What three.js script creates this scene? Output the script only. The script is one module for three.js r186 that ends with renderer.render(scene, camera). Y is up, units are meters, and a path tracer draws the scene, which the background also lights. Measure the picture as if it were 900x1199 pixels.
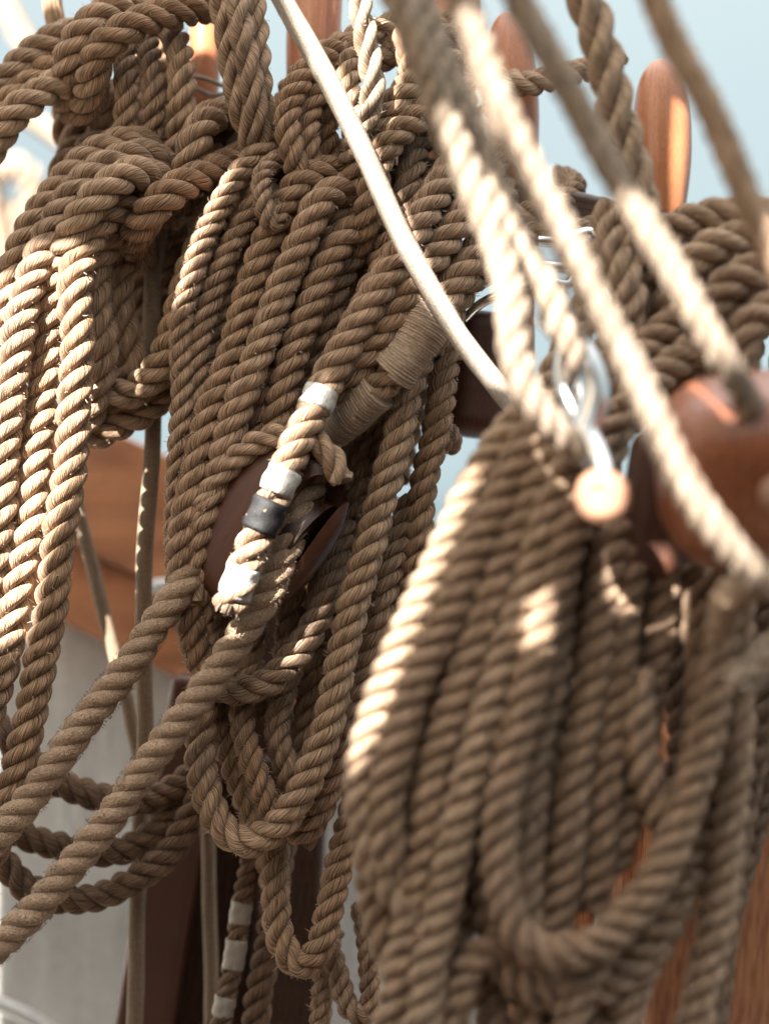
import * as THREE from 'three';
import { RoundedBoxGeometry } from 'three/addons/geometries/RoundedBoxGeometry.js';
import { Brush, Evaluator, SUBTRACTION } from 'three-bvh-csg';
import { mergeGeometries } from 'three/addons/utils/BufferGeometryUtils.js';

// ------------------------------------------------------------------ camera, sky, sun, exposure
const EYE = new THREE.Vector3(0, 1.35, 0), FOV = 36.7, FOCUS = 0.95;
const FPX = 599.5 / Math.tan(THREE.MathUtils.degToRad(FOV / 2));
const scene = new THREE.Scene();
const camera = new THREE.PerspectiveCamera(FOV, 768 / 1024, 0.02, 60);
camera.position.copy(EYE);
camera.lookAt(EYE.x, EYE.y, -1);
camera.focus = 0.94;
camera.userData.fStop = 2.2;
scene.add(camera);

const renderer = new THREE.WebGLRenderer({ antialias: true });
renderer.setSize(768, 1024);
renderer.toneMapping = THREE.LinearToneMapping;
renderer.toneMappingExposure = 6.4;
renderer.shadowMap.enabled = true;

const SUN_DIR = new THREE.Vector3(-0.38, 0.60, 0.70).normalize();
const sun = new THREE.DirectionalLight(new THREE.Color(1, 0.95, 0.88), 5);
sun.target.position.set(0, 1.3, -0.95);
sun.position.copy(sun.target.position).addScaledVector(SUN_DIR, 6);
sun.castShadow = true;
sun.shadow.mapSize.set(2048, 2048);
Object.assign(sun.shadow.camera, { left: -2, right: 2, top: 2, bottom: -2, near: 0.1, far: 15 });
scene.add(sun, sun.target);

{ // pale, slightly hazy sea sky
  const W = 256, H = 128, data = new Float32Array(W * H * 4);
  for (let j = 0; j < H; j++) for (let i = 0; i < W; i++) {
    const lat = ((j + 0.5) / H - 0.5) * Math.PI, lon = ((i + 0.5) / W) * Math.PI * 2;
    const up = Math.max(0, Math.sin(lat));
    const c = 1 + 0.035 * Math.sin(lon * 3 + 1.3) * Math.cos(lat * 5) + 0.02 * Math.sin(lon * 7 + lat * 9);
    const k = up * up * up; // whiter and much brighter overhead, out of view, to light the ropes
    const col = [0.093 + 0.56 * k, 0.116 + 0.52 * k, 0.122 + 0.50 * k];
    const sea = lat < -0.02 ? Math.min(1, (-lat - 0.02) * 4) : 0;
    for (let q = 0; q < 3; q++) data[(j * W + i) * 4 + q] = col[q] * c * (1 - sea * [0.62, 0.52, 0.48][q]);
    data[(j * W + i) * 4 + 3] = 1;
  }
  const sky = new THREE.DataTexture(data, W, H, THREE.RGBAFormat, THREE.FloatType);
  sky.mapping = THREE.EquirectangularReflectionMapping;
  sky.magFilter = sky.minFilter = THREE.LinearFilter;
  sky.needsUpdate = true;
  scene.background = sky;
  scene.environment = sky;
}

// ------------------------------------------------------------------ helpers
function rng(seed) { let a = seed >>> 0; return () => { a = (a + 0x6D2B79F5) | 0; let t = Math.imul(a ^ (a >>> 15), 1 | a); t = (t + Math.imul(t ^ (t >>> 7), 61 | t)) ^ t; return ((t ^ (t >>> 14)) >>> 0) / 4294967296; }; }
const rand = rng(20241);
const V = (x, y, z) => new THREE.Vector3(x, y, z);
// a place in the world: measured on the picture plane of the middle coil, with z millimetres out from it
function at(x, y, z = 0) {
  const d = FOCUS - z / 1000;
  return V(EYE.x + (x - 450) / FPX * d, EYE.y - (y - 599.5) / FPX * d, EYE.z - d);
}
const MM = FOCUS / FPX;            // metres for one unit on that plane
const taken = {};
function numbered(n) { const k = taken[n] = (taken[n] ?? -1) + 1; return k ? `${n}_${String(k).padStart(3, '0')}` : n; }
function sh(o) { o.castShadow = o.receiveShadow = true; return o; }
function thing(name, label, category, pos, group) {
  const o = new THREE.Group(); o.name = numbered(name); o.userData = { label, category };
  if (group) o.userData.group = group;
  if (pos) o.position.copy(pos);
  scene.add(o); return o;
}
function part(name, geo, mat, parent) {
  const m = sh(new THREE.Mesh(geo, mat)); m.name = name;
  if (parent.position.lengthSq() > 0) geo.translate(-parent.position.x, -parent.position.y, -parent.position.z);
  parent.add(m); return m;
}
function structure(name, geo, mat) { const m = sh(new THREE.Mesh(geo, mat)); m.name = name; m.userData = { kind: 'structure' }; scene.add(m); return m; }

// ------------------------------------------------------------------ procedural textures
function noiseTile(n, cells, seed) { // tileable value noise n x n
  const r = rng(seed), g = Float32Array.from({ length: cells[0] * cells[1] }, () => r()), out = new Float32Array(n * n);
  const s = (t) => t * t * (3 - 2 * t);
  for (let j = 0; j < n; j++) for (let i = 0; i < n; i++) {
    const x = i / n * cells[0], y = j / n * cells[1], x0 = x | 0, y0 = y | 0, fx = s(x - x0), fy = s(y - y0);
    const G = (a, b) => g[(b % cells[1]) * cells[0] + (a % cells[0])];
    out[j * n + i] = (G(x0, y0) * (1 - fx) + G(x0 + 1, y0) * fx) * (1 - fy) + (G(x0, y0 + 1) * (1 - fx) + G(x0 + 1, y0 + 1) * fx) * fy;
  }
  return out;
}
function tex(n, f, srgb) {
  const d = new Uint8Array(n * n * 4);
  for (let k = 0; k < n * n; k++) { const c = f(k, (k % n) / n, Math.floor(k / n) / n); for (let q = 0; q < 3; q++) d[k * 4 + q] = Math.max(0, Math.min(255, Math.round((Array.isArray(c) ? c[q] : c) * 255))); d[k * 4 + 3] = 255; }
  const t = new THREE.DataTexture(d, n, n, THREE.RGBAFormat);
  t.wrapS = t.wrapT = THREE.RepeatWrapping; t.magFilter = THREE.LinearFilter; t.minFilter = THREE.LinearMipmapLinearFilter; t.generateMipmaps = true;
  if (srgb) t.colorSpace = THREE.SRGBColorSpace;
  t.needsUpdate = true; return t;
}
const TN = 512;
const streakA = noiseTile(TN, [64, 6], 11), streakB = noiseTile(TN, [160, 14], 12), blot = noiseTile(TN, [5, 4], 13), speck = noiseTile(TN, [120, 60], 14);
const YARNS = 19;
const yarnBump = tex(TN, (k, u, v) => {
  const w = u * YARNS + 0.25 * (blot[k] - 0.5), f = w - Math.floor(w);
  return 0.16 + 0.5 * Math.sqrt(Math.max(0, 1 - Math.pow(2 * f - 1, 2))) + 0.22 * streakB[k] + 0.14 * streakA[k];
});
const yarnColor = tex(TN, (k, u, v) => {
  const t = 0.77 + 0.26 * (streakA[k] - 0.5) + 0.85 * (streakB[k] - 0.5) + 0.10 * (blot[k] - 0.5) + 0.08 * (speck[k] - 0.5);
  return [t * 1.02, t, t * (0.97 + 0.05 * (blot[k] - 0.5))];
}, true);
const woolA = noiseTile(TN, [110, 90], 21), woolB = noiseTile(TN, [230, 200], 22);
const woolBump = tex(TN, (k) => 0.5 * woolA[k] + 0.5 * woolB[k]);
const woolColor = tex(TN, (k) => { const t = 0.84 + 0.16 * (woolA[k] - 0.5) + 0.16 * (woolB[k] - 0.5) + 0.08 * (blot[k] - 0.5); return [t, t * 0.995, t * 0.985]; }, true);
const braidBump = tex(TN, (k, u, v) => { const a = Math.abs(Math.sin((u * 8 + v * 8) * Math.PI)), b = Math.abs(Math.sin((u * 8 - v * 8) * Math.PI)); const over = (Math.floor(u * 8 + v * 8) + Math.floor(u * 8 - v * 8)) & 1; return 0.2 + 0.5 * (over ? a : b) + 0.3 * woolB[k]; });
const grainA = noiseTile(TN, [70, 4], 31), grainB = noiseTile(TN, [200, 9], 32), patch = noiseTile(TN, [6, 5], 33), pit = noiseTile(TN, [140, 140], 34);
const woodColor = tex(TN, (k) => { const t = 0.80 + 0.06 * (grainA[k] - 0.5) + 0.05 * (grainB[k] - 0.5) + 0.22 * (patch[k] - 0.5) + 0.10 * (pit[k] - 0.5); return [t * 1.03, t * (0.99 + 0.04 * (patch[k] - 0.5)), t * 0.96]; }, true);
const woodBump = tex(TN, (k) => 0.4 * grainA[k] + 0.5 * grainB[k] + 0.1 * pit[k]);
const woodRough = tex(TN, (k) => { const r = 0.55 + 0.35 * (patch[k] - 0.5) + 0.2 * (grainB[k] - 0.5); return [r, r, r]; });
const paintColor = tex(TN, (k) => { const t = 0.84 + 0.16 * (patch[k] - 0.5) + 0.06 * (pit[k] - 0.5) + 0.10 * (grainA[k] - 0.5) - 0.9 * Math.max(0, blot[k] - 0.74) - 0.8 * Math.max(0, grainB[k] * patch[k] - 0.55); return [t, t * 0.995, t * 0.98]; }, true);
function rep(t, u, v) { const c = t.clone(); c.repeat.set(u, v); c.needsUpdate = true; return c; }

// rope surfaces: uv is in metres
const ropeMaps = { map: rep(yarnColor, 1 / 0.026, 1 / 0.075), bumpMap: rep(yarnBump, 1 / 0.026, 1 / 0.075) };
const woolMaps = { map: rep(woolColor, 1 / 0.07, 1 / 0.07), bumpMap: rep(woolBump, 1 / 0.07, 1 / 0.07) };
const fibre = (r, g, b, maps = ropeMaps, bump = 0.0012) => new THREE.MeshPhysicalMaterial({ color: new THREE.Color().setRGB(r, g, b), roughness: 0.92, specularIntensity: 0.3, sheen: 0.25, sheenRoughness: 0.7, sheenColor: new THREE.Color().setRGB(0.7, 0.6, 0.5), ...maps, bumpScale: bump });
const M = {
  hemp: [fibre(0.606, 0.412, 0.282), fibre(0.678, 0.474, 0.340), fibre(0.535, 0.352, 0.236), fibre(0.629, 0.442, 0.315), fibre(0.570, 0.404, 0.295), fibre(0.713, 0.508, 0.363)],
  shadedRope: [fibre(0.356, 0.240, 0.171), fibre(0.324, 0.213, 0.150)],  // darker rope tones: shade of the low and rear ropes put into the colour
  pale: [fibre(0.60, 0.46, 0.35)],
  grey: [fibre(0.663, 0.472, 0.344), fibre(0.731, 0.534, 0.391), fibre(0.610, 0.429, 0.311)],
  wool: [fibre(0.641, 0.459, 0.324, woolMaps, 0.0016)],
  cream: fibre(0.56, 0.475, 0.40, { map: woolMaps.map, bumpMap: rep(braidBump, 1 / 0.02, 1 / 0.02) }, 0.0009),
  line: [fibre(0.52, 0.42, 0.34, ropeMaps, 0.0005)],
  tan: fibre(0.42, 0.315, 0.225, { map: woolMaps.map, bumpMap: rep(braidBump, 1 / 0.022, 1 / 0.022) }, 0.0007),
  twine: fibre(0.62, 0.48, 0.37, woolMaps, 0.0004),
  whiteTape: new THREE.MeshStandardMaterial({ color: new THREE.Color().setRGB(0.72, 0.70, 0.67), roughness: 0.7, bumpMap: woolMaps.bumpMap, bumpScale: 0.0007, map: rep(paintColor, 1 / 0.03, 1 / 0.045) }),
  blackTape: new THREE.MeshStandardMaterial({ color: new THREE.Color().setRGB(0.012, 0.011, 0.012), roughness: 0.72, bumpMap: woolMaps.bumpMap, bumpScale: 0.0003 }),
  hair: new THREE.MeshStandardMaterial({ color: new THREE.Color().setRGB(0.62, 0.48, 0.36), roughness: 0.8 }),
  steel: new THREE.MeshStandardMaterial({ color: new THREE.Color().setRGB(0.72, 0.72, 0.71), metalness: 1, roughness: 0.22 }),
};
const wood = (r, g, b, o = {}) => new THREE.MeshPhysicalMaterial({ color: new THREE.Color().setRGB(r, g, b), roughness: 0.55, map: rep(woodColor, 1 / 0.09, 1 / 0.22), bumpMap: rep(woodBump, 1 / 0.09, 1 / 0.22), bumpScale: 0.0001, roughnessMap: rep(woodRough, 1 / 0.13, 1 / 0.17), ...o });
M.pin = wood(0.58, 0.245, 0.125, { clearcoat: 0.35, clearcoatRoughness: 0.28 });
M.shell = wood(0.13, 0.052, 0.030, { roughness: 0.7 });
M.mahogany = wood(0.42, 0.145, 0.06, { clearcoat: 0.5, clearcoatRoughness: 0.3 });
M.board = wood(0.60, 0.285, 0.155, { bumpScale: 0.00003 });
M.post = wood(0.075, 0.036, 0.022);
M.palewood = wood(0.50, 0.30, 0.20);
M.deck = wood(0.16, 0.11, 0.075);
M.dirtyTape = new THREE.MeshStandardMaterial({ color: new THREE.Color().setRGB(0.50, 0.46, 0.41), roughness: 0.7, map: rep(paintColor, 1 / 0.04, 1 / 0.04), bumpMap: woolMaps.bumpMap, bumpScale: 0.0005 });
M.whitePaint = new THREE.MeshPhysicalMaterial({ color: new THREE.Color().setRGB(0.78, 0.80, 0.82), roughness: 0.3, clearcoat: 0.5, map: rep(paintColor, 8, 8) });
M.canvas = new THREE.MeshPhysicalMaterial({ color: new THREE.Color().setRGB(0.80, 0.74, 0.66), roughness: 1, transmission: 0.55, thickness: 0, bumpMap: woolMaps.bumpMap, bumpScale: 0.0004 });  // cloth of the unseen sheet, translucent to soften sun on the ropes
M.paint = new THREE.MeshStandardMaterial({ color: new THREE.Color().setRGB(0.80, 0.81, 0.80), roughness: 0.55, map: rep(paintColor, 1 / 0.5, 1 / 0.5), bumpMap: rep(woodBump, 1 / 0.3, 1 / 0.3), bumpScale: 0.0004 });

// ------------------------------------------------------------------ ropes
function centre(pts, step, wob, seed) {
  const P = pts.map((p) => (p.isVector3 ? p : at(p[0], p[1], p[2] ?? 0)));
  const c = new THREE.CatmullRomCurve3(P, false, 'centripetal'); c.arcLengthDivisions = 60 * P.length;
  const L = c.getLength(), n = Math.max(6, Math.ceil(L / step)), pos = c.getSpacedPoints(n);
  const r = rng(seed), ph = [r() * 6, r() * 6, r() * 6];
  for (let i = 0; i <= n; i++) { const s = i / n * L; pos[i].x += wob * Math.sin(s * 75 + ph[0]); pos[i].y += wob * 0.5 * Math.sin(s * 61 + ph[1]); pos[i].z += wob * Math.sin(s * 52 + ph[2]); }
  const T = pos.map((_, i) => pos[Math.min(n, i + 1)].clone().sub(pos[Math.max(0, i - 1)]).normalize());
  const N = []; let nv = Math.abs(T[0].z) < 0.9 ? V(0, 0, 1) : V(1, 0, 0);
  for (let i = 0; i <= n; i++) { nv = nv.clone().addScaledVector(T[i], -nv.dot(T[i])).normalize(); N.push(nv); }
  return { pos, T, N, B: T.map((t, i) => t.clone().cross(N[i])), L, n, ds: L / n };
}
const yarnFor = { };
function strandGeos(f, R, o, seed) {
  const lay = o.lay * 2 * R, seg = o.seg ?? 14, a = o.core ?? 0.525, ra = (o.rad ?? 0.485) * R, rt = (o.tan ?? 0.425) * R;
  const r = rng(seed), ph0 = r() * 6.28, out = [], drift = r() * 6.28;
  for (let k = 0; k < 3; k++) {
    const n = f.n, C = [], O = [], jit = r() * 6.28, jf = 40 + r() * 60;
    for (let i = 0; i <= n; i++) {
      const s = i * f.ds, th = ph0 + k * 2.0944 + 6.28319 * (s / lay) + 0.25 * Math.sin(s * 23 + drift) , cs = Math.cos(th), sn = Math.sin(th);
      const e = f.N[i].clone().multiplyScalar(cs).addScaledVector(f.B[i], sn);
      O.push(e); C.push(f.pos[i].clone().addScaledVector(e, a * R * (1 + 0.05 * Math.sin(s * jf + jit))));
    }
    const nv = (n + 1) * (seg + 1), p = new Float32Array((nv + 2) * 3), no = new Float32Array((nv + 2) * 3), uv = new Float32Array((nv + 2) * 2), idx = [];
    let sl = 0; const u0 = r(), v0 = r() * 3;
    for (let i = 0; i <= n; i++) {
      const t = C[Math.min(n, i + 1)].clone().sub(C[Math.max(0, i - 1)]).normalize();
      const e = O[i].clone().addScaledVector(t, -O[i].dot(t)).normalize(), b = t.clone().cross(e);
      if (i) sl += C[i].distanceTo(C[i - 1]);
      const sw = 1 + 0.045 * Math.sin(sl * 95 + jit * 2) + 0.03 * Math.sin(sl * 210 + jit * 5);
      for (let j = 0; j <= seg; j++) {
        const q = j / seg * 6.28319 - 3.14159, c = Math.cos(q), s = Math.sin(q), w = (i * (seg + 1) + j);
        const x = c * ra * sw, y = s * rt * sw;
        p[w * 3] = C[i].x + e.x * x + b.x * y; p[w * 3 + 1] = C[i].y + e.y * x + b.y * y; p[w * 3 + 2] = C[i].z + e.z * x + b.z * y;
        const nx = c / ra, ny = s / rt, l = Math.hypot(nx, ny);
        no[w * 3] = (e.x * nx + b.x * ny) / l; no[w * 3 + 1] = (e.y * nx + b.y * ny) / l; no[w * 3 + 2] = (e.z * nx + b.z * ny) / l;
        uv[w * 2] = u0 + q * ra + sl * (o.skew ?? 1.5); uv[w * 2 + 1] = v0 + sl * 1.25;
        if (i < n && j < seg) idx.push(w, w + 1, w + seg + 1, w + 1, w + seg + 2, w + seg + 1);
      }
    }
    for (const [end, at0, sgn] of [[0, 0, -1], [1, n, 1]]) { // rounded-off ends
      const w = nv + end, t = f.T[at0];
      C[at0].clone().addScaledVector(t, sgn * R * 0.12).toArray(p, w * 3); t.clone().multiplyScalar(sgn).toArray(no, w * 3);
      for (let j = 0; j < seg; j++) { const x = at0 * (seg + 1) + j; if (end) idx.push(x, x + 1, w); else idx.push(x, w, x + 1); }
    }
    const g = new THREE.BufferGeometry();
    g.setAttribute('position', new THREE.BufferAttribute(p, 3)); g.setAttribute('normal', new THREE.BufferAttribute(no, 3)); g.setAttribute('uv', new THREE.BufferAttribute(uv, 2)); g.setIndex(idx);
    out.push(g);
  }
  return out;
}
function hairGeo(f, R, per, seed, len = 1, from = 0.86) {
  const r = rng(seed), n = Math.round(f.L * per), P = [], Nn = [], I = [];
  for (let h = 0; h < n; h++) {
    const i = Math.floor(r() * f.n), th = r() * 6.28319;
    const e = f.N[i].clone().multiplyScalar(Math.cos(th)).addScaledVector(f.B[i], Math.sin(th));
    const side = e.clone().cross(f.T[i]);
    let p = f.pos[i].clone().addScaledVector(e, R * from);
    let d = e.clone().multiplyScalar(0.35 + r() * 0.7).addScaledVector(f.T[i], (r() - 0.5) * 1.8).addScaledVector(side, (r() - 0.5) * 1.2).normalize();
    const l = (0.0015 + 0.0055 * r() * r() * r()) * len, w = 0.00015 + 0.00014 * r();
    const q = d.clone().cross(V(0.3, 0.7, 0.64)).normalize(), q2 = d.clone().cross(q);
    const b = P.length / 3;
    for (let st = 0; st < 3; st++) {
      const ww = w * [1, 0.8, 0.25][st];
      for (let a = 0; a < 3; a++) { const ca = Math.cos(a * 2.094), sa = Math.sin(a * 2.094); const nn = q.clone().multiplyScalar(ca).addScaledVector(q2, sa); P.push(p.x + nn.x * ww, p.y + nn.y * ww, p.z + nn.z * ww); Nn.push(nn.x, nn.y, nn.z); }
      p = p.clone().addScaledVector(d, l / 2); d = d.clone().addScaledVector(V(r() - 0.5, r() - 0.6, r() - 0.5), 0.7).normalize();
    }
    for (let st = 0; st < 2; st++) for (let a = 0; a < 3; a++) { const x = b + st * 3 + a, y = b + st * 3 + (a + 1) % 3; I.push(x, y, x + 3, y, y + 3, x + 3); }
  }
  const g = new THREE.BufferGeometry();
  g.setAttribute('position', new THREE.Float32BufferAttribute(P, 3)); g.setAttribute('normal', new THREE.Float32BufferAttribute(Nn, 3)); const hu = new Float32Array(P.length / 3 * 2); for (let i = 0; i < hu.length; i++) hu[i] = ((i * 0.6180339) % 1) * 0.07; g.setAttribute('uv', new THREE.BufferAttribute(hu, 2)); g.setIndex(I); return g;
}
let seedN = 100;
const HAIR = [];
// one run of three-strand rope as a part: three strands, built of real twisted lobes
function run(parent, name, R, pts, mats, o = {}) {
  const Rm = R * MM * 1.06, opt = { lay: 1.85, ...o }, seed = seedN++;
  const f = centre(pts, opt.lay * 2 * Rm / (opt.steps ?? 18), opt.wob ?? 0.0006, seed);
  const mat = Array.isArray(mats) ? mats[seed % mats.length] : mats;
  const g = name ? new THREE.Group() : parent;
  if (name) { g.name = name; parent.add(g); }
  for (const s of strandGeos(f, Rm, opt, seed * 7 + 1)) part('strand', s, mat, { position: parent.position, add: (m) => g.add(m) });
  if (opt.hair) { const h = part('loose_fibres', hairGeo(f, Rm, opt.hair, seed * 3 + 5, opt.hairLen, opt.hairAt), opt.hairMat ?? M.hair, { position: parent.position, add: (m) => g.add(m) }); h.userData.kind = 'stuff'; }
  const q = rng(seed * 7 + 1), ph = q() * 6.28, dr = q() * 6.28;
  return { f, R: Rm, group: g, turn: (i) => ph + 6.28319 * (i * f.ds / (opt.lay * 2 * Rm)) + 0.25 * Math.sin(i * f.ds * 23 + dr) };
}
function tubeGeo(f, R, seg = 16, i0 = 0, i1 = f.n, profile = () => 1) {
  const P = [], Nn = [], U = [], I = []; let s = 0; const n = i1 - i0;
  for (let i = i0; i <= i1; i++) {
    if (i > i0) s += f.ds;
    for (let j = 0; j <= seg; j++) {
      const q = j / seg * 6.28319, c = Math.cos(q), sn = Math.sin(q), e = f.N[i].clone().multiplyScalar(c).addScaledVector(f.B[i], sn), rr = R * profile(i, q, s);
      P.push(f.pos[i].x + e.x * rr, f.pos[i].y + e.y * rr, f.pos[i].z + e.z * rr); Nn.push(e.x, e.y, e.z); U.push(q * R, s);
      const w = (i - i0) * (seg + 1) + j; if (i < i1 && j < seg) I.push(w, w + 1, w + seg + 1, w + 1, w + seg + 2, w + seg + 1);
    }
  }
  for (const [ii, row, sg] of [[i0, 0, -1], [i1, n, 1]]) {
    const w = P.length / 3, t = f.T[ii]; P.push(...f.pos[ii].clone().addScaledVector(t, sg * R * 0.1).toArray()); Nn.push(t.x * sg, t.y * sg, t.z * sg); U.push(0, 0);
    for (let j = 0; j < seg; j++) { const x = row * (seg + 1) + j; if (sg > 0) I.push(x, x + 1, w); else I.push(x, w, x + 1); }
  }
  const g = new THREE.BufferGeometry();
  g.setAttribute('position', new THREE.Float32BufferAttribute(P, 3)); g.setAttribute('normal', new THREE.Float32BufferAttribute(Nn, 3)); g.setAttribute('uv', new THREE.Float32BufferAttribute(U, 2)); g.setIndex(I);
  return g;
}
const nearest = (f, p) => { const q = at(...p); let b = 0, d = 1e9; f.pos.forEach((x, i) => { const e = x.distanceTo(q); if (e < d) { d = e; b = i; } }); return b; };
// a sleeve of tape wound round a rope between two places on it
function tape(parent, rp, a, b, mat, k = 1.0) {
  const i0 = Math.min(nearest(rp.f, a), nearest(rp.f, b)), i1 = Math.max(i0 + 3, nearest(rp.f, a), nearest(rp.f, b)), ph = rand() * 6;
  const g = tubeGeo(rp.f, rp.R * k, 24, i0, i1, (i, q) => (i === i0 || i === i1 ? 0.985 : 1) + 0.045 * Math.cos(3 * (q - rp.turn(i))) + 0.01 * Math.sin(7 * q + i) + 0.012 * Math.sin(i * 1.9 + q + ph)); g.computeVertexNormals();
  return part('tape', g, mat, parent);
}
// twine wound tightly round a rope
function seizing(parent, f, i0, i1, R, seed, name = 'seizing') {
  const r = rng(seed), tw = 0.00105, L = (i1 - i0) * f.ds, turns = Math.round(L / (tw * 1.65)), per = 20, pts = [], jig = Array.from({ length: turns + 2 }, () => 0.05 * (r() - 0.5));
  for (let k = 0; k <= turns * per; k++) {
    const t = k / (turns * per), x = i0 + t * (i1 - i0), i = Math.min(f.n - 1, Math.floor(x)), fr = x - i, q = k / per * 6.28319;
    const rr = R * (1 + 0.035 * Math.sin(3 * q + seed) + 0.04 * Math.sin(t * 9 + seed) + jig[Math.floor(k / per)] + 0.012 * (r() - 0.5));
    const e = f.N[i].clone().multiplyScalar(Math.cos(q)).addScaledVector(f.B[i], Math.sin(q));
    pts.push(f.pos[i].clone().lerp(f.pos[i + 1], fr).addScaledVector(e, rr).addScaledVector(f.T[i], 0.0011 * Math.sin(q + seed * 0.3)));
  }
  const c = centreRaw(pts);
  part(name, tubeGeo(f, R * 0.99, 24, i0, i1), M.twine, parent);
  const fz = part('loose_fibres', hairGeo({ ...f, pos: f.pos.slice(i0, i1), n: i1 - i0 - 1, N: f.N.slice(i0, i1), B: f.B.slice(i0, i1), T: f.T.slice(i0, i1), L }, R * 1.08, 16000, seed, 0.8, 0.98), M.twine, parent); fz.userData.kind = 'stuff';
  return part(name, tubeGeo(c, tw, 6), M.twine, parent);
}
function centreRaw(pos) {
  const n = pos.length - 1, T = pos.map((_, i) => pos[Math.min(n, i + 1)].clone().sub(pos[Math.max(0, i - 1)]).normalize()), N = [];
  let nv = Math.abs(T[0].z) < 0.9 ? V(0, 0, 1) : V(1, 0, 0);
  for (let i = 0; i <= n; i++) { nv = nv.clone().addScaledVector(T[i], -nv.dot(T[i])).normalize(); N.push(nv); }
  let L = 0; for (let i = 1; i <= n; i++) L += pos[i].distanceTo(pos[i - 1]);
  return { pos, T, N, B: T.map((t, i) => t.clone().cross(N[i])), L, n, ds: L / n };
}
function cord(name, label, category, R, pts, mat, group) {
  const f = centre(pts, 0.004, 0.0003, seedN++), m = sh(new THREE.Mesh(tubeGeo(f, R * MM, 18, 0, f.n, (i, q) => 1 + 0.012 * Math.sin(i * 0.7) + 0.015 * Math.sin(i * 0.23 + 2 * q)), mat));
  m.name = numbered(name); m.userData = { label, category }; if (group) m.userData.group = group; scene.add(m);
  const h = sh(new THREE.Mesh(hairGeo(f, R * MM * 1.1, 900, seedN * 3, 0.45), mat)); h.name = 'loose_fibres'; h.userData.kind = 'stuff'; m.add(h); return m;
}
function lineRope(name, label, R, pts, mats, o, group) {
  const t = thing(name, label, 'rope', null, group); run(t, null, R, pts, mats, o); return t;
}

// ------------------------------------------------------------------ the large structure
{
  // deck under everything (below the frame)
  const deck = structure('deck', new THREE.BoxGeometry(8, 0.06, 6).translate(0, 0.02, 0.2), M.deck);
  // bulwark panel, painted grey
  const y0 = 0.05, y1 = at(100, 730, -340).y;
  const a = at(-500, 430, -340), b = at(760, 1060, -340);
  const s = new THREE.Shape([new THREE.Vector2(a.x, y0), new THREE.Vector2(b.x, y0), new THREE.Vector2(b.x, b.y), new THREE.Vector2(a.x, a.y)]);
  const g = new THREE.ExtrudeGeometry(s, { depth: 0.03, bevelEnabled: false }).translate(0, 0, a.z - 0.03);
  const w = thing('bulwark', 'grey painted bulwark panel showing below the sloping wooden boards', 'bulwark');
  part('panel', g, M.paint, w);
  // sloping boards along the top of the bulwark
  const rail = thing('rail_boards', 'two orange brown boards with a dark joint behind the left ropes', 'boards');
  const board = (x0, yt0, yb0, x1, yt1, yb1, z, th) => {
    const P = [at(x0, yb0, z), at(x1, yb1, z), at(x1, yt1, z), at(x0, yt0, z)];
    const sh2 = new THREE.Shape(P.map((p) => new THREE.Vector2(p.x, p.y)));
    const gg = new THREE.ExtrudeGeometry(sh2, { depth: th, bevelEnabled: true, bevelSize: 0.003, bevelThickness: 0.003, bevelSegments: 2 });
    gg.translate(0, 0, P[0].z - th); const u = gg.attributes.uv; for (let i = 0; i < u.count; i++) u.setXY(i, u.getY(i), u.getX(i)); return gg;
  };
  part('board', board(-420, 260, 388, 420, 640, 796, -290, 0.04), M.board, rail);
  part('board', board(-420, 398, 480, 420, 806, 895, -300, 0.04), M.board, rail);
}
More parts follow.
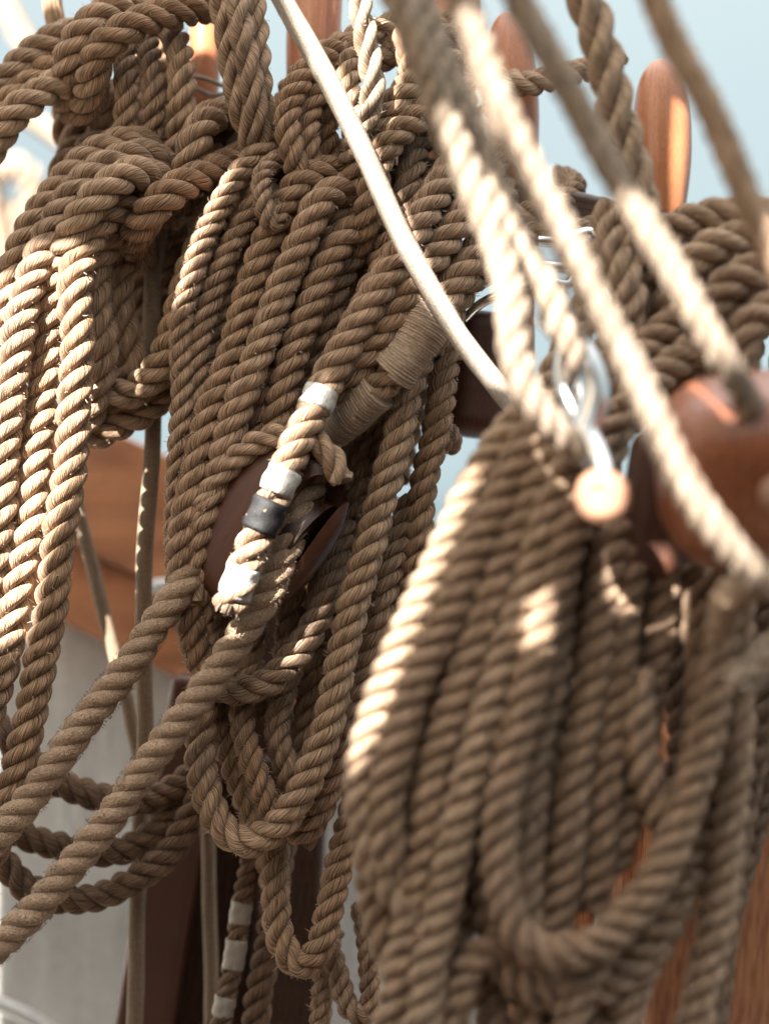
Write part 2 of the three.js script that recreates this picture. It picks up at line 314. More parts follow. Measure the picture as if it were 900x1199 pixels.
// unseen canvas, out of view: shades the ropes, gaps placed for the sun strips
const SHADE_K = SUN_DIR.dot(V(-0.05, 1.35, -0.95)) + 0.85;
{
  const ex = V(0, 1, 0).cross(SUN_DIR).normalize(), ey = SUN_DIR.clone().cross(ex);
  const flat = (p) => { const q = p.clone().addScaledVector(SUN_DIR, SHADE_K - SUN_DIR.dot(p)); return new THREE.Vector2(q.dot(ex), q.dot(ey)); };
  const gaps = [
    [[-70, 285, 10], [118, 305, 12], [122, 485, 12], [45, 745, 5], [-70, 800, 5]],
    [[262, 205, 2], [286, 205, 2], [240, 310, 0], [222, 362, 0], [200, 362, 0], [222, 300, 0]],
    [[350, 470, 42], [394, 448, 36], [302, 724, 45], [245, 724, 45]],
    [[402, -60, 22], [456, -60, 22], [456, 130, 22], [402, 160, 22]],
    [[530, 560, 180], [568, 555, 180], [452, 850, 180], [412, 915, 180], [408, 860, 180]],
    [[618, 700, 202], [650, 700, 202], [646, 765, 202], [612, 765, 202]],
    [[520, 150, 234], [545, 140, 234], [612, 262, 228], [640, 430, 228], [685, 540, 215], [640, 520, 226], [590, 450, 228]],
    [[540, 40, 300], [570, 30, 300], [690, 290, 300], [850, 590, 292], [900, 680, 280], [840, 680, 280]],
    [[720, 250, 280], [762, 240, 280], [872, 430, 270], [838, 450, 270]],
    [[320, -30, 52], [344, -30, 52], [490, 288, 52], [588, 432, 60], [604, 470, 66], [574, 456, 60], [470, 300, 52]],
    [[622, 330, 205], [655, 320, 205], [712, 450, 192], [676, 462, 192]],
    [[788, 110, -28], [804, 108, -28], [796, 232, -28], [780, 236, -28]],
    [[670, 545, 232], [745, 545, 232], [745, 620, 232], [670, 620, 232]],
  ];
  const all = [[-520, -160, 0], [1060, -160, 0], [1060, 1560, 0], [-520, 1560, 0]].map((p) => flat(at(...p)));
  const slab = (P, d) => new THREE.ExtrudeGeometry(new THREE.Shape(P), { depth: d, bevelEnabled: false }).translate(0, 0, -d / 2);
  const ev = new Evaluator(); ev.attributes = ['position', 'normal', 'uv']; ev.useGroups = false;
  let cloth = new Brush(slab(all, 0.002)); cloth.updateMatrixWorld();
  for (const gp of gaps) { const c = new Brush(slab(gp.map((p) => flat(at(...p))), 0.02)); c.updateMatrixWorld(); cloth = ev.evaluate(cloth, c, SUBTRACTION); cloth.updateMatrixWorld(); }
  const g = cloth.geometry;
  g.applyMatrix4(new THREE.Matrix4().makeBasis(ex, ey, SUN_DIR).setPosition(SUN_DIR.clone().multiplyScalar(SHADE_K)));
  const t = thing('unseen_awning', 'unseen thin canvas out of view, with gaps placed to let sun strips onto the ropes', 'awning');
  part('cloth', g, M.canvas, t);
}
{ // unseen dark wall behind the camera, placed to keep low sky off the ropes
  const t = thing('unseen_dark_wall', 'unseen dark planked wall behind the camera, placed to keep the low sky off the ropes', 'wall');
  for (let k = 0; k < 10; k++) part('plank', new RoundedBoxGeometry(5, 0.194, 0.04, 2, 0.006).translate(0.2, 0.15 + k * 0.2, 1.0), M.post, t);
}
// pin rail: the beam that carries the pins
const pinRail = thing('pin_rail', 'reddish wooden beam behind the coils with the pins standing in it', 'pin rail');
{
  const a = at(205, 150, -70), b = at(960, 322, -62), len = a.distanceTo(b), g = new RoundedBoxGeometry(len, 0.026, 0.055, 3, 0.005);
  g.rotateZ(Math.atan2(b.y - a.y, b.x - a.x)); g.rotateY(-Math.atan2(b.z - a.z, b.x - a.x)); g.translate((a.x + b.x) / 2, (a.y + b.y) / 2, (a.z + b.z) / 2);
  part('beam', g, M.post, pinRail);
}
// ------------------------------------------------------------------ belaying pins
function pinThing(label, x, y, z, w, lenUp, tilt, lenDown) {
  const base = at(x, y, z), t = thing('belaying_pin', label, 'belaying pin', base, 'belaying pins in the rail'), d = FOCUS - z / 1000, u = d / FPX;
  const prof = [[0, 1], [0.22, 0.992], [0.45, 0.965], [0.66, 0.92], [0.82, 0.855], [0.93, 0.77], [0.99, 0.67], [1, 0.57], [0.985, 0.47], [0.92, 0.36], [0.82, 0.25], [0.72, 0.14], [0.66, 0.05], [0.64, 0]];
  const pts = prof.map(([r, h]) => new THREE.Vector2(r * w * u / 2, h * lenUp * u)).reverse();
  const sp = new THREE.SplineCurve(pts).getPoints(48);
  const handle = new THREE.LatheGeometry(sp, 40), sc = handle.attributes.uv;
  for (let i = 0; i < sc.count; i++) sc.setXY(i, sc.getX(i) * 0.12, sc.getY(i) * lenUp * u);
  const shank = new THREE.CylinderGeometry(w * u * 0.34, w * u * 0.24, lenDown * u, 24).translate(0, -lenDown * u / 2, 0);
  const h = sh(new THREE.Mesh(handle, M.pin)), s2 = sh(new THREE.Mesh(shank, M.pin)); h.name = 'handle'; s2.name = 'shank'; t.add(h, s2); t.rotation.z = tilt; t.rotation.y = x * 0.37;
}
pinThing('upright belaying pin crossed by a horizontal rope near its rounded top', 604, 262, -62, 64, 248, -0.045, 160);
pinThing('belaying pin standing alone at the right with highlights on its clear wood', 776, 290, -55, 68, 218, -0.07, 130);
pinThing('belaying pin between the hanging rope bundle and the thin cream cord', 358, 205, -68, 64, 330, -0.06, 150);
pinThing('belaying pin whose dark bulge shows at the top middle above the rope turns', 520, 235, -66, 66, 330, 0.06, 150);
pinThing('blurred belaying pin behind the arching ropes at the upper left', 240, 175, -110, 36, 200, 0.0, 120);

// ------------------------------------------------------------------ left coil
const HEMP = M.hemp, HR = { hair: 1500 };
const coilA = thing('rope_coil', 'thick rope coil at the left with sunlit turns hanging down', 'rope coil', null, 'rope coils hung on the pins');
for (const p of [
  [[-60, 210, -60], [-20, 130, -50], [20, 80, -45], [70, 45, -50], [110, 40, -75]],
  [[-50, 260, -40], [-10, 175, -30], [25, 125, -25], [70, 98, -35], [110, 95, -70]],
  [[-55, 240, -58], [-8, 150, -48], [30, 105, -43], [75, 72, -50], [115, 70, -85]],
  [[82, 130, -65], [79, 95, -38], [86, 58, -25], [110, 22, -22], [145, 6, -35], [180, 10, -52], [198, 32, -75]],
  [[98, 138, -50], [107, 97, -22], [118, 62, -10], [145, 36, -5], [178, 20, -12], [215, 12, -22], [250, 8, -45], [275, 20, -75]],
]) run(coilA, 'rope_turn', 19.5, p, HEMP, HR);
for (const [R, p] of [
  [15, [[143, 40, -55], [147, 75, -38], [150, 115, -32], [146, 165, -38], [143, 195, -45]]],
  [15, [[168, 32, -52], [175, 65, -38], [181, 105, -30], [177, 165, -38], [172, 198, -48]]],
  [17, [[190, 22, -52], [207, 52, -36], [214, 100, -26], [210, 160, -34], [200, 205, -50]]],
]) run(coilA, 'rope_turn', R, p, HEMP, HR);
for (const p of [
  [[98, 110, -85], [92, 165, -92], [76, 200, -82], [66, 235, -80]],
  [[128, 95, -72], [122, 150, -82], [100, 185, -78], [78, 222, -65]],
  [[105, 50, -95], [88, 100, -105], [80, 150, -105], [95, 200, -105]],
  [[205, 200, -62], [175, 172, -37], [140, 168, -22], [95, 193, -17], [55, 238, -15], [25, 298, -15], [3, 380, -15], [-12, 460, -15], [-25, 600, -15], [-60, 900, -15]],
  [[214, 216, -52], [182, 187, -20], [150, 184, -5], [110, 206, 5], [75, 247, 8], [45, 302, 8], [25, 380, 8], [12, 460, 8], [4, 540, 8], [-5, 640, 8], [-22, 740, 5], [-50, 960, 5]],
  [[210, 234, -47], [187, 211, -12], [155, 204, 10], [120, 226, 20], [92, 260, 17], [70, 312, 2], [58, 380, -6], [50, 450, -8], [43, 520, -5], [35, 600, 0], [22, 680, 3], [5, 770, 0], [-20, 860, 0], [-45, 1000, 0]],
  [[202, 252, -62], [182, 240, -27], [150, 236, -5], [118, 260, 5], [97, 297, 10], [87, 342, 15], [90, 400, 15], [89, 460, 12], [84, 520, 10], [75, 600, 8], [62, 690, 5], [45, 790, 2], [28, 870, 0], [8, 950, -5], [-15, 1010, -10]],
  [[165, 264, -42], [135, 278, -22], [113, 312, -17], [111, 350, -14], [118, 400, -15], [115, 450, -22], [98, 505, -38]],
  [[292, 180, -55], [262, 195, -22], [232, 208, -4], [200, 225, 8], [175, 248, 8], [160, 276, -14], [166, 302, -52]],
  [[292, 150, -65], [268, 135, -42], [243, 142, -20], [226, 170, -10], [217, 205, -16], [212, 242, -45]],
  [[280, 190, -75], [262, 165, -58], [250, 185, -50], [240, 225, -48]],
  [[252, 235, -35], [238, 275, -25], [222, 325, -22], [206, 385, -22], [188, 428, -25], [160, 456, -28], [128, 466, -35], [95, 458, -45]],
  [[262, 250, -52], [248, 300, -48], [228, 370, -45], [210, 430, -45], [182, 470, -45], [145, 493, -42], [105, 508, -42], [70, 500, -48]],
  [[150, 265, -52], [140, 300, -44], [138, 345, -40], [148, 395, -40], [152, 435, -45], [125, 462, -62]],
  [[205, 265, -75], [192, 330, -82], [180, 400, -82], [165, 460, -75]],
  [[232, 150, -100], [222, 230, -104], [205, 320, -106], [190, 400, -104]],
  [[160, 215, -92], [168, 270, -100], [160, 340, -104], [176, 420, -100]],
  [[128, 215, -84], [124, 280, -88], [112, 340, -84], [106, 400, -76], [88, 470, -66]],
  [[268, 210, -84], [262, 280, -88], [246, 350, -86], [232, 420, -84]],
  [[150, 55, -110], [162, 110, -112], [155, 170, -112]], [[190, 40, -112], [196, 110, -114], [190, 180, -112]],
]) run(coilA, 'rope_turn', 19.5, p, HEMP, HR);

// ------------------------------------------------------------------ middle coil
const coilD = thing('rope_coil', 'large middle rope coil in sharp focus with long hanging loops', 'rope coil', null, 'rope coils hung on the pins');
const HM = { hair: 2200 };
for (const [R, p, o] of [
  [14, [[332, 150, -22], [310, 170, 0], [283, 200, 2], [260, 237, 2], [240, 275, 0], [226, 325, 0], [214, 370, -2], [211, 415, -5], [215, 470, -5], [211, 520, -5], [206, 570, -5], [206, 630, -8], [212, 700, -12], [224, 755, -15], [245, 795, -22]], { lay: 2.0 }],
  [14, [[337, 185, -27], [310, 215, -8], [285, 262, -5], [257, 317, -5], [240, 383, -6], [231, 437, -8], [231, 483, -10], [225, 530, -12], [220, 590, -15], [225, 660, -20], [238, 730, -24]], { lay: 2.0 }],
  [14, [[352, 200, -32], [325, 235, -20], [303, 270, -18], [277, 320, -18], [258, 373, -18], [250, 420, -20], [246, 470, -22], [240, 540, -25], [235, 640, -30]], { lay: 2.0 }],
  [18, [[402, 205, -32], [385, 200, -5], [355, 210, 5], [332, 240, 3], [312, 285, 0], [292, 345, -2], [268, 425, 0], [245, 490, 4], [230, 545, 6], [218, 610, 5], [214, 660, 0], [225, 740, -10], [245, 805, -22]]],
  [18, [[417, 225, -27], [398, 222, 0], [372, 240, 12], [352, 285, 12], [330, 340, 12], [303, 410, 14], [282, 470, 14], [262, 535, 12], [246, 595, 8], [235, 650, 0], [240, 720, -15]]],
  [17, [[427, 235, -32], [408, 235, -10], [388, 262, -4], [367, 302, -4], [345, 347, -4], [325, 397, -3], [313, 440, -1], [304, 490, -1], [295, 540, -2], [280, 600, -12], [268, 660, -22]]],
  [18, [[442, 250, -32], [420, 258, -8], [398, 285, 2], [368, 345, 6], [345, 410, 8], [333, 455, 8], [322, 500, 4], [308, 550, -5], [290, 620, -15]]],
  [17, [[442, 260, -37], [414, 297, -13], [392, 337, -10], [380, 387, -10], [368, 440, -10], [354, 500, -12], [337, 560, -22]]],
  [17, [[447, 300, -47], [427, 340, -35], [407, 390, -35], [392, 440, -35], [374, 500, -35], [355, 560, -40]]],
  // turns over the top
  [15, [[424, 48, -28], [385, 62, -5], [355, 90, 5], [336, 128, 10], [338, 165, 12], [350, 200, 5], [364, 226, -17]]],
  [15, [[432, 68, -30], [398, 80, -10], [372, 105, -5], [360, 135, -2], [360, 170, 0], [366, 205, -8], [380, 228, -27]]],
  [15, [[402, 92, -32], [386, 120, -20], [382, 160, -18], [386, 200, -20], [394, 228, -32]]],
  [17, [[335, 118, -55], [372, 68, -32], [420, 45, -22], [465, 30, -25], [505, 30, -42]]],
  [17, [[375, 130, -52], [400, 90, -32], [430, 75, -22], [470, 60, -18], [520, 45, -25], [550, 40, -40]]],
  [15, [[414, 58, -12], [405, 90, -2], [408, 125, 0], [416, 160, -5], [422, 195, -22]]],
  [18, [[548, 108, -24], [508, 124, 0], [472, 150, 10], [446, 180, 12], [436, 218, 8], [428, 258, 0], [415, 300, -17]]],
  [18, [[530, 72, -18], [492, 90, 0], [468, 114, 6], [446, 146, 6], [428, 180, 2], [415, 222, -8]]],
  [16, [[468, 40, -14], [479, 72, -2], [481, 105, 0], [470, 138, -4], [452, 168, -12]]],
  [16, [[505, 60, -20], [510, 90, -12], [512, 120, -12], [518, 155, -20], [528, 190, -24]]],
  [17, [[492, 162, -28], [484, 190, -10], [479, 217, -5], [470, 247, -2], [460, 277, -5], [445, 312, -12]]],
  [17, [[405, 175, -30], [412, 205, -22], [418, 245, -20], [424, 290, -25]]],
  [15, [[485, 40, -48], [520, 27, -33], [544, 32, -36], [548, 50, -46], [525, 62, -42], [495, 62, -42]]],
  // frapping turns running down to the left
  [19, [[582, 180, -42], [556, 225, 0], [530, 268, 15], [500, 312, 20], [470, 357, 22], [440, 400, 22], [412, 440, 18], [394, 474, 6], [384, 506, -14]]],
  [17, [[525, 195, -22], [492, 245, 0], [463, 295, 5], [437, 340, 8], [413, 385, 8], [395, 417, 8], [374, 455, 2]]],
  [19, [[592, 268, -52], [568, 308, -17], [543, 338, -9], [520, 372, -9], [500, 410, -14]]],
  [18, [[560, 175, -52], [545, 215, -18], [528, 240, -8], [500, 280, -10], [470, 330, -14], [440, 380, -18]]],
  // big hanging loops
  [18.5, [[502, 395, -14], [480, 450, -2], [466, 510, 5], [450, 575, 10], [432, 640, 12], [416, 694, 12], [405, 752, 12], [394, 800, 12], [378, 866, 12], [354, 926, 10], [334, 957, 8], [312, 977, 6], [286, 985, 3], [262, 970, 0], [244, 934, -2], [234, 886, -5], [238, 830, -15], [250, 775, -32]]],
  [17, [[527, 395, -28], [519, 450, -16], [508, 510, -10], [496, 570, -10], [490, 630, -12], [480, 690, -15], [462, 760, -18], [440, 830, -20], [423, 900, -20], [408, 960, -18], [396, 1020, -15], [384, 1075, -10], [369, 1118, -8], [350, 1130, -8], [331, 1103, -12], [323, 1050, -18], [322, 1000, -26], [330, 940, -38]]],
  [17, [[480, 585, -18], [463, 640, -13], [450, 690, -11], [438, 740, -11], [425, 790, -10], [408, 850, -8], [388, 910, -8], [371, 955, -10], [352, 985, -16]]],
  [15, [[295, 775, -30], [283, 830, -12], [290, 872, -3], [302, 912, 2], [316, 947, 0], [332, 968, -10]]],
  [15, [[338, 790, -25], [325, 850, -17], [335, 900, -14], [344, 945, -18]]],
  [17, [[232, 802, -32], [262, 806, -5], [290, 806, 5], [318, 796, 5], [342, 772, 2], [363, 740, -2], [380, 705, -8], [392, 665, -18], [402, 615, -32]]],
  [15, [[250, 790, -35], [260, 835, -27], [270, 885, -24], [284, 932, -24], [302, 972, -27]]],
  // turns at the back, deep inside the coil
  [17, [[352, 540, -48], [346, 650, -48], [338, 740, -46], [328, 830, -46], [335, 905, -46]]],
  [17, [[388, 530, -52], [380, 660, -48], [369, 740, -42], [360, 820, -38], [354, 905, -38]]],
  [17, [[312, 600, -42], [303, 690, -42], [292, 780, -42], [298, 840, -45]]],
  [17, [[424, 520, -45], [412, 640, -40], [398, 740, -38], [381, 830, -38], [368, 910, -38]]],
  [17, [[455, 500, -42], [436, 590, -38], [420, 660, -36], [405, 730, -34]]],
  [17, [[265, 620, -45], [258, 700, -42], [262, 780, -44], [270, 860, -46]]],
  [15, [[318, 190, -40], [296, 225, -42], [276, 275, -42], [262, 330, -44]]],
  [18, [[432, 285, -55], [412, 335, -56], [396, 390, -56], [380, 450, -58]]],
  [19, [[345, 200, -70], [320, 300, -72], [296, 400, -72], [272, 520, -72], [262, 640, -74]]],
  [19, [[378, 210, -76], [356, 300, -76], [334, 400, -78], [310, 520, -78], [296, 640, -78]]],
  [19, [[412, 220, -76], [396, 310, -78], [374, 410, -78], [352, 520, -80], [334, 620, -78]]],
  [19, [[450, 230, -78], [436, 320, -78], [414, 420, -80], [394, 520, -82], [376, 620, -80]]],
  [19, [[488, 240, -80], [474, 330, -78], [456, 430, -80], [440, 520, -80], [424, 600, -78]]],
  [19, [[520, 250, -82], [508, 330, -80], [492, 420, -72], [476, 500, -66], [462, 560, -62]]],
  [17, [[430, 430, -40], [428, 490, -42], [420, 560, -46], [404, 640, -50]]],
  [17, [[280, 860, -52], [290, 920, -52], [310, 985, -55], [322, 1040, -58]]],
  // small bights under the coil
  [13, [[384, 1098, -30], [396, 1145, -24], [410, 1182, -21], [430, 1188, -21], [434, 1150, -24], [428, 1100, -32], [420, 1058, -38]]],
  [13, [[392, 1090, -42], [384, 1120, -36], [377, 1165, -34], [370, 1235, -34]]],
]) run(coilD, 'rope_turn', R, p, HEMP, { ...HM, ...o });
// sunlit rope end with tape, and the seized turn
const endRun = run(coilD, 'rope_end', 19, [[552, 140, -32], [536, 185, 0], [512, 227, 15], [480, 277, 25], [452, 327, 28], [425, 372, 30], [400, 412, 30], [382, 446, 30], [368, 480, 36], [348, 520, 42], [328, 562, 45], [310, 605, 45], [292, 650, 45], [277, 688, 44], [267, 710, 43]], M.hemp[1], HM);
tape(coilD, endRun, [377, 456, 31], [368, 480, 33], M.whiteTape);
tape(coilD, endRun, [334, 548, 45], [321, 577, 45], M.whiteTape);
tape(coilD, endRun, [319, 584, 45], [304, 622, 45], M.blackTape, 1.02).userData.label = 'black tape band on the rope end';
tape(coilD, endRun, [286, 664, 45], [271, 700, 45], M.whiteTape, 0.98);
{ // frayed yarns at the cut end
  const f = endRun.f, gs = [], r = rng(77);
  for (let k = 0; k < 90; k++) {
    const q = r() * 6.28, rr = Math.sqrt(r()) * endRun.R * 0.95, i = f.n, e = f.N[i].clone().multiplyScalar(Math.cos(q)).addScaledVector(f.B[i], Math.sin(q));
    const p0 = f.pos[i].clone().addScaledVector(e, rr * 0.9).addScaledVector(f.T[i], -0.003), p2 = p0.clone().addScaledVector(f.T[i], 0.004 + 0.004 * r()).addScaledVector(e, rr * 0.3 * r());
    gs.push(tubeGeo(centreRaw([p0, p0.clone().lerp(p2, 0.5).addScaledVector(V(r() - 0.5, r() - 0.5, r() - 0.5), 0.001), p2]), 0.0007, 5));
  }
  const m = part('frayed_tip', mergeGeometries(gs), M.pale[0], coilD); m.userData.kind = 'stuff';
}
const seized = run(coilD, 'rope_turn', 19, [[592, 222, -47], [570, 272, -2], [544, 314, 12], [516, 357, 20], [487, 400, 23], [460, 436, 21], [432, 466, 14], [404, 489, 3], [378, 510, -14]], HEMP, HM);
seizing(coilD, seized.f, nearest(seized.f, [516, 357, 20]), nearest(seized.f, [460, 436, 21]), seized.R * 1.22, 5);
seizing(coilD, seized.f, nearest(seized.f, [442, 456, 17]), nearest(seized.f, [390, 500, -6]), seized.R * 1.22, 9);
for (const p of [[[520, 385, 20], [500, 405, 26], [478, 430, 22], [468, 438, 16]], [[366, 520, 32], [376, 540, 34], [388, 552, 30], [410, 556, 18]]]) part('twine_tail', tubeGeo(centre(p, 0.002, 0.0003, 4), 0.0022, 8), M.twine, coilD);

run(coilD, 'rope_turn', 11, [[338, 182, -6], [318, 190, 8], [305, 208, 15], [308, 238, 17], [320, 262, 12], [330, 246, 8], [326, 222, -4]], M.grey, HM);
// hanging bundle of three ropes and the pale rope beside the cream cord
const bundle = thing('rope_fall', 'bundle of taut ropes coming straight down between the left and middle coils', 'rope');
for (const p of [[[248, -40, 0], [262, 20, 2], [272, 80, 4], [284, 140, 2], [300, 185, -8], [316, 220, -24]], [[272, -40, -6], [282, 20, 10], [292, 80, 12], [300, 140, 8], [308, 180, -6], [322, 215, -24]], [[296, -40, -10], [298, 20, -6], [304, 80, -4], [312, 140, -6], [318, 175, -16], [328, 210, -32]]])
  run(bundle, 'rope_run', 14.5, p, HEMP, { lay: 3.1, hair: 500 });
lineRope('rope_fall', 'pale frayed rope dropping onto the middle coil beside the cream cord', 14, [[416, -40, 18], [423, 10, 22], [430, 60, 24], [437, 105, 24], [430, 140, 20], [416, 166, 12], [408, 190, -8]], M.pale, { lay: 3.2, hair: 900, hairLen: 1.3 });

// turns of rope made fast on the pins
lineRope('belayed_rope', 'rope passing horizontally across the pin with the rounded top', 15, [[500, 98, -62], [540, 88, -48], [580, 92, -38], [617, 98, -28], [655, 90, -34], [690, 80, -48], [725, 68, -66]], M.grey, { hair: 300 }, 'ropes belayed on the pins');
lineRope('belayed_rope', 'rope wound round the foot of the middle pin', 15, [[560, 235, -70], [585, 248, -40], [618, 250, -30], [652, 240, -36], [672, 220, -60], [655, 205, -92]], M.grey, { hair: 300 }, 'ropes belayed on the pins');
lineRope('belayed_rope', 'lower rope turn below the foot of the middle pin', 15, [[555, 255, -60], [600, 275, -30], [645, 272, -30], [690, 268, -40], [720, 250, -66]], M.grey, { hair: 300 }, 'ropes belayed on the pins');
lineRope('rope_becket', 'small thin rope loop seen against the sky beside the middle pin', 6.5, [[552, 195, -52], [554, 160, -52], [560, 134, -50], [568, 126, -50], [577, 138, -50], [583, 165, -52], [578, 200, -56]], M.grey, { lay: 2.6 });

// ------------------------------------------------------------------ tackle block in the middle coil, its falls
{
  const c = at(318, 618, 8), t = thing('tackle_block', 'oval dark wooden block with a rope running out of its slot', 'block', c);
  const shell = new THREE.SphereGeometry(1, 48, 32), p = shell.attributes.position, ax = 0.038, ay = 0.060, az = 0.020;
  for (let i = 0; i < p.count; i++) {
    let x = p.getX(i), y = p.getY(i), z = p.getZ(i); const sq = (v, e) => Math.sign(v) * Math.pow(Math.abs(v), e);
    p.setXYZ(i, sq(x, 0.85) * ax, sq(y, 0.85) * ay, sq(z, 0.65) * az);
  }
  shell.computeVertexNormals();
  const uv = shell.attributes.uv; for (let i = 0; i < uv.count; i++) uv.setXY(i, p.getX(i), p.getY(i));
  const body = new THREE.Group(); body.rotation.set(0.1, -0.35, -0.62); t.add(body); body.name = 'shell';
  const cut = new Brush(new RoundedBoxGeometry(0.024, 0.088, 0.06, 4, 0.011).translate(0.018, 0.008, 0.016)); cut.updateMatrixWorld(); const whole = new Brush(shell); whole.updateMatrixWorld();
  const ev = new Evaluator(); ev.attributes = ['position', 'normal', 'uv']; const carved = ev.evaluate(whole, cut, SUBTRACTION).geometry; carved.clearGroups();
  const sm = sh(new THREE.Mesh(carved, M.shell)); sm.name = 'cheek'; body.add(sm);
  const sheave = sh(new THREE.Mesh(new THREE.CylinderGeometry(0.026, 0.026, 0.011, 32).rotateZ(Math.PI / 2).translate(0.018, 0.008, -0.004), M.post)); sheave.name = 'sheave'; body.add(sheave);
  // strop: a rope round the rim of the shell
  const ring = []; for (let k = 0; k <= 22; k++) { const q = 1.0 + k / 22 * 3.5; ring.push(V(Math.cos(q) * (ax + 0.004), Math.sin(q) * (ay + 0.004), 0.013).applyEuler(body.rotation).add(c)); }
  run(t, 'strop', 14.5, ring, M.hemp, { hair: 200, lay: 2.6 });
}
lineRope('tackle_fall', 'woolly worn rope running from the block slot to the lower left corner', 18.5, [[376, 535, -8], [364, 566, 14], [351, 600, 24], [330, 655, 26], [300, 715, 26], [262, 775, 25], [225, 825, 25], [185, 880, 25], [145, 935, 25], [100, 995, 26], [50, 1055, 28], [5, 1100, 30], [-45, 1150, 32], [-220, 1330, 38]], M.wool, { lay: 1.9, core: 0.42, rad: 0.57, tan: 0.50, hair: 9000, hairLen: 0.62, hairMat: M.wool[0], hairAt: 0.97 }, 'falls of the tackle');
lineRope('tackle_fall', 'upper woolly rope slanting down left from behind the block', 18.5, [[252, 608, -38], [234, 645, -12], [212, 688, 4], [180, 735, 8], [150, 780, 10], [112, 830, 12], [75, 880, 14], [35, 935, 16], [-10, 990, 20], [-45, 1030, 22], [-220, 1230, 28]], M.wool, { lay: 1.9, core: 0.42, rad: 0.57, tan: 0.50, hair: 9000, hairLen: 0.62, hairMat: M.wool[0], hairAt: 0.97 }, 'falls of the tackle');

// dark slack ropes at the lower left
const slack = thing('rope_bight', 'three dark slack rope loops hanging in front of the grey panel', 'rope');
for (const p of [
  [[-130, 560, -70], [-75, 720, -66], [-25, 815, -60], [12, 868, -56], [55, 908, -56], [100, 928, -56], [145, 938, -56], [190, 930, -57], [235, 900, -62], [262, 865, -78]],
  [[-150, 700, -76], [-90, 870, -72], [-28, 946, -66], [20, 975, -60], [65, 990, -59], [110, 998, -59], [145, 995, -59], [180, 975, -59], [208, 945, -62], [238, 895, -74]],
  [[-170, 720, -60], [-100, 880, -56], [-40, 968, -50], [4, 1010, -46], [30, 1038, -46], [67, 1051, -46], [103, 1052, -46], [140, 1041, -46], [173, 1020, -46], [205, 990, -47], [230, 945, -50], [248, 890, -62]],
]) run(slack, 'rope_turn', 17.5, p, M.shadedRope, { hair: 200 });
cord('hanging_cord', 'tan braided cord hanging straight down behind the left coil', 'cord', 10.5, [[187, 268, -64], [181, 300, -56], [178, 400, -58], [180, 500, -62], [173, 600, -66], [168, 700, -68], [170, 850, -80], [163, 1000, -80], [157, 1230, -80]], M.tan);
cord('hanging_cord', 'thin slanting cord crossing in front of the wooden boards', 'cord', 9, [[70, 480, -110], [90, 590, -110], [110, 672, -112], [133, 760, -114], [160, 870, -116], [180, 960, -118]], M.tan);
cord('hanging_cord', 'dim cord hanging in the shade under the middle coil', 'cord', 9.5, [[240, 930, -110], [244, 1000, -112], [246, 1080, -112], [248, 1230, -112]], M.tan);
// taped rope low in the middle
const low = thing('rope_fall', 'dark rope with three white tape bands hanging at the bottom', 'rope');
const lowRun = run(low, 'rope_run', 13, [[300, 975, -62], [290, 1030, -62], [281, 1075, -62], [273, 1125, -62], [264, 1175, -62], [254, 1235, -62]], M.shadedRope, { hair: 120 });
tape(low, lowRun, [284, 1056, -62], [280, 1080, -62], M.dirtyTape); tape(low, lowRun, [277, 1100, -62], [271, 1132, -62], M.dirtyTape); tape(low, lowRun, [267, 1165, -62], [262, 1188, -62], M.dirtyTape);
lineRope('rope_fall', 'dark thick rope hanging beside the taped rope at the bottom', 17.5, [[335, 970, -72], [322, 1050, -70], [311, 1120, -70], [302, 1180, -70], [297, 1240, -70]], M.shadedRope, { hair: 120 });

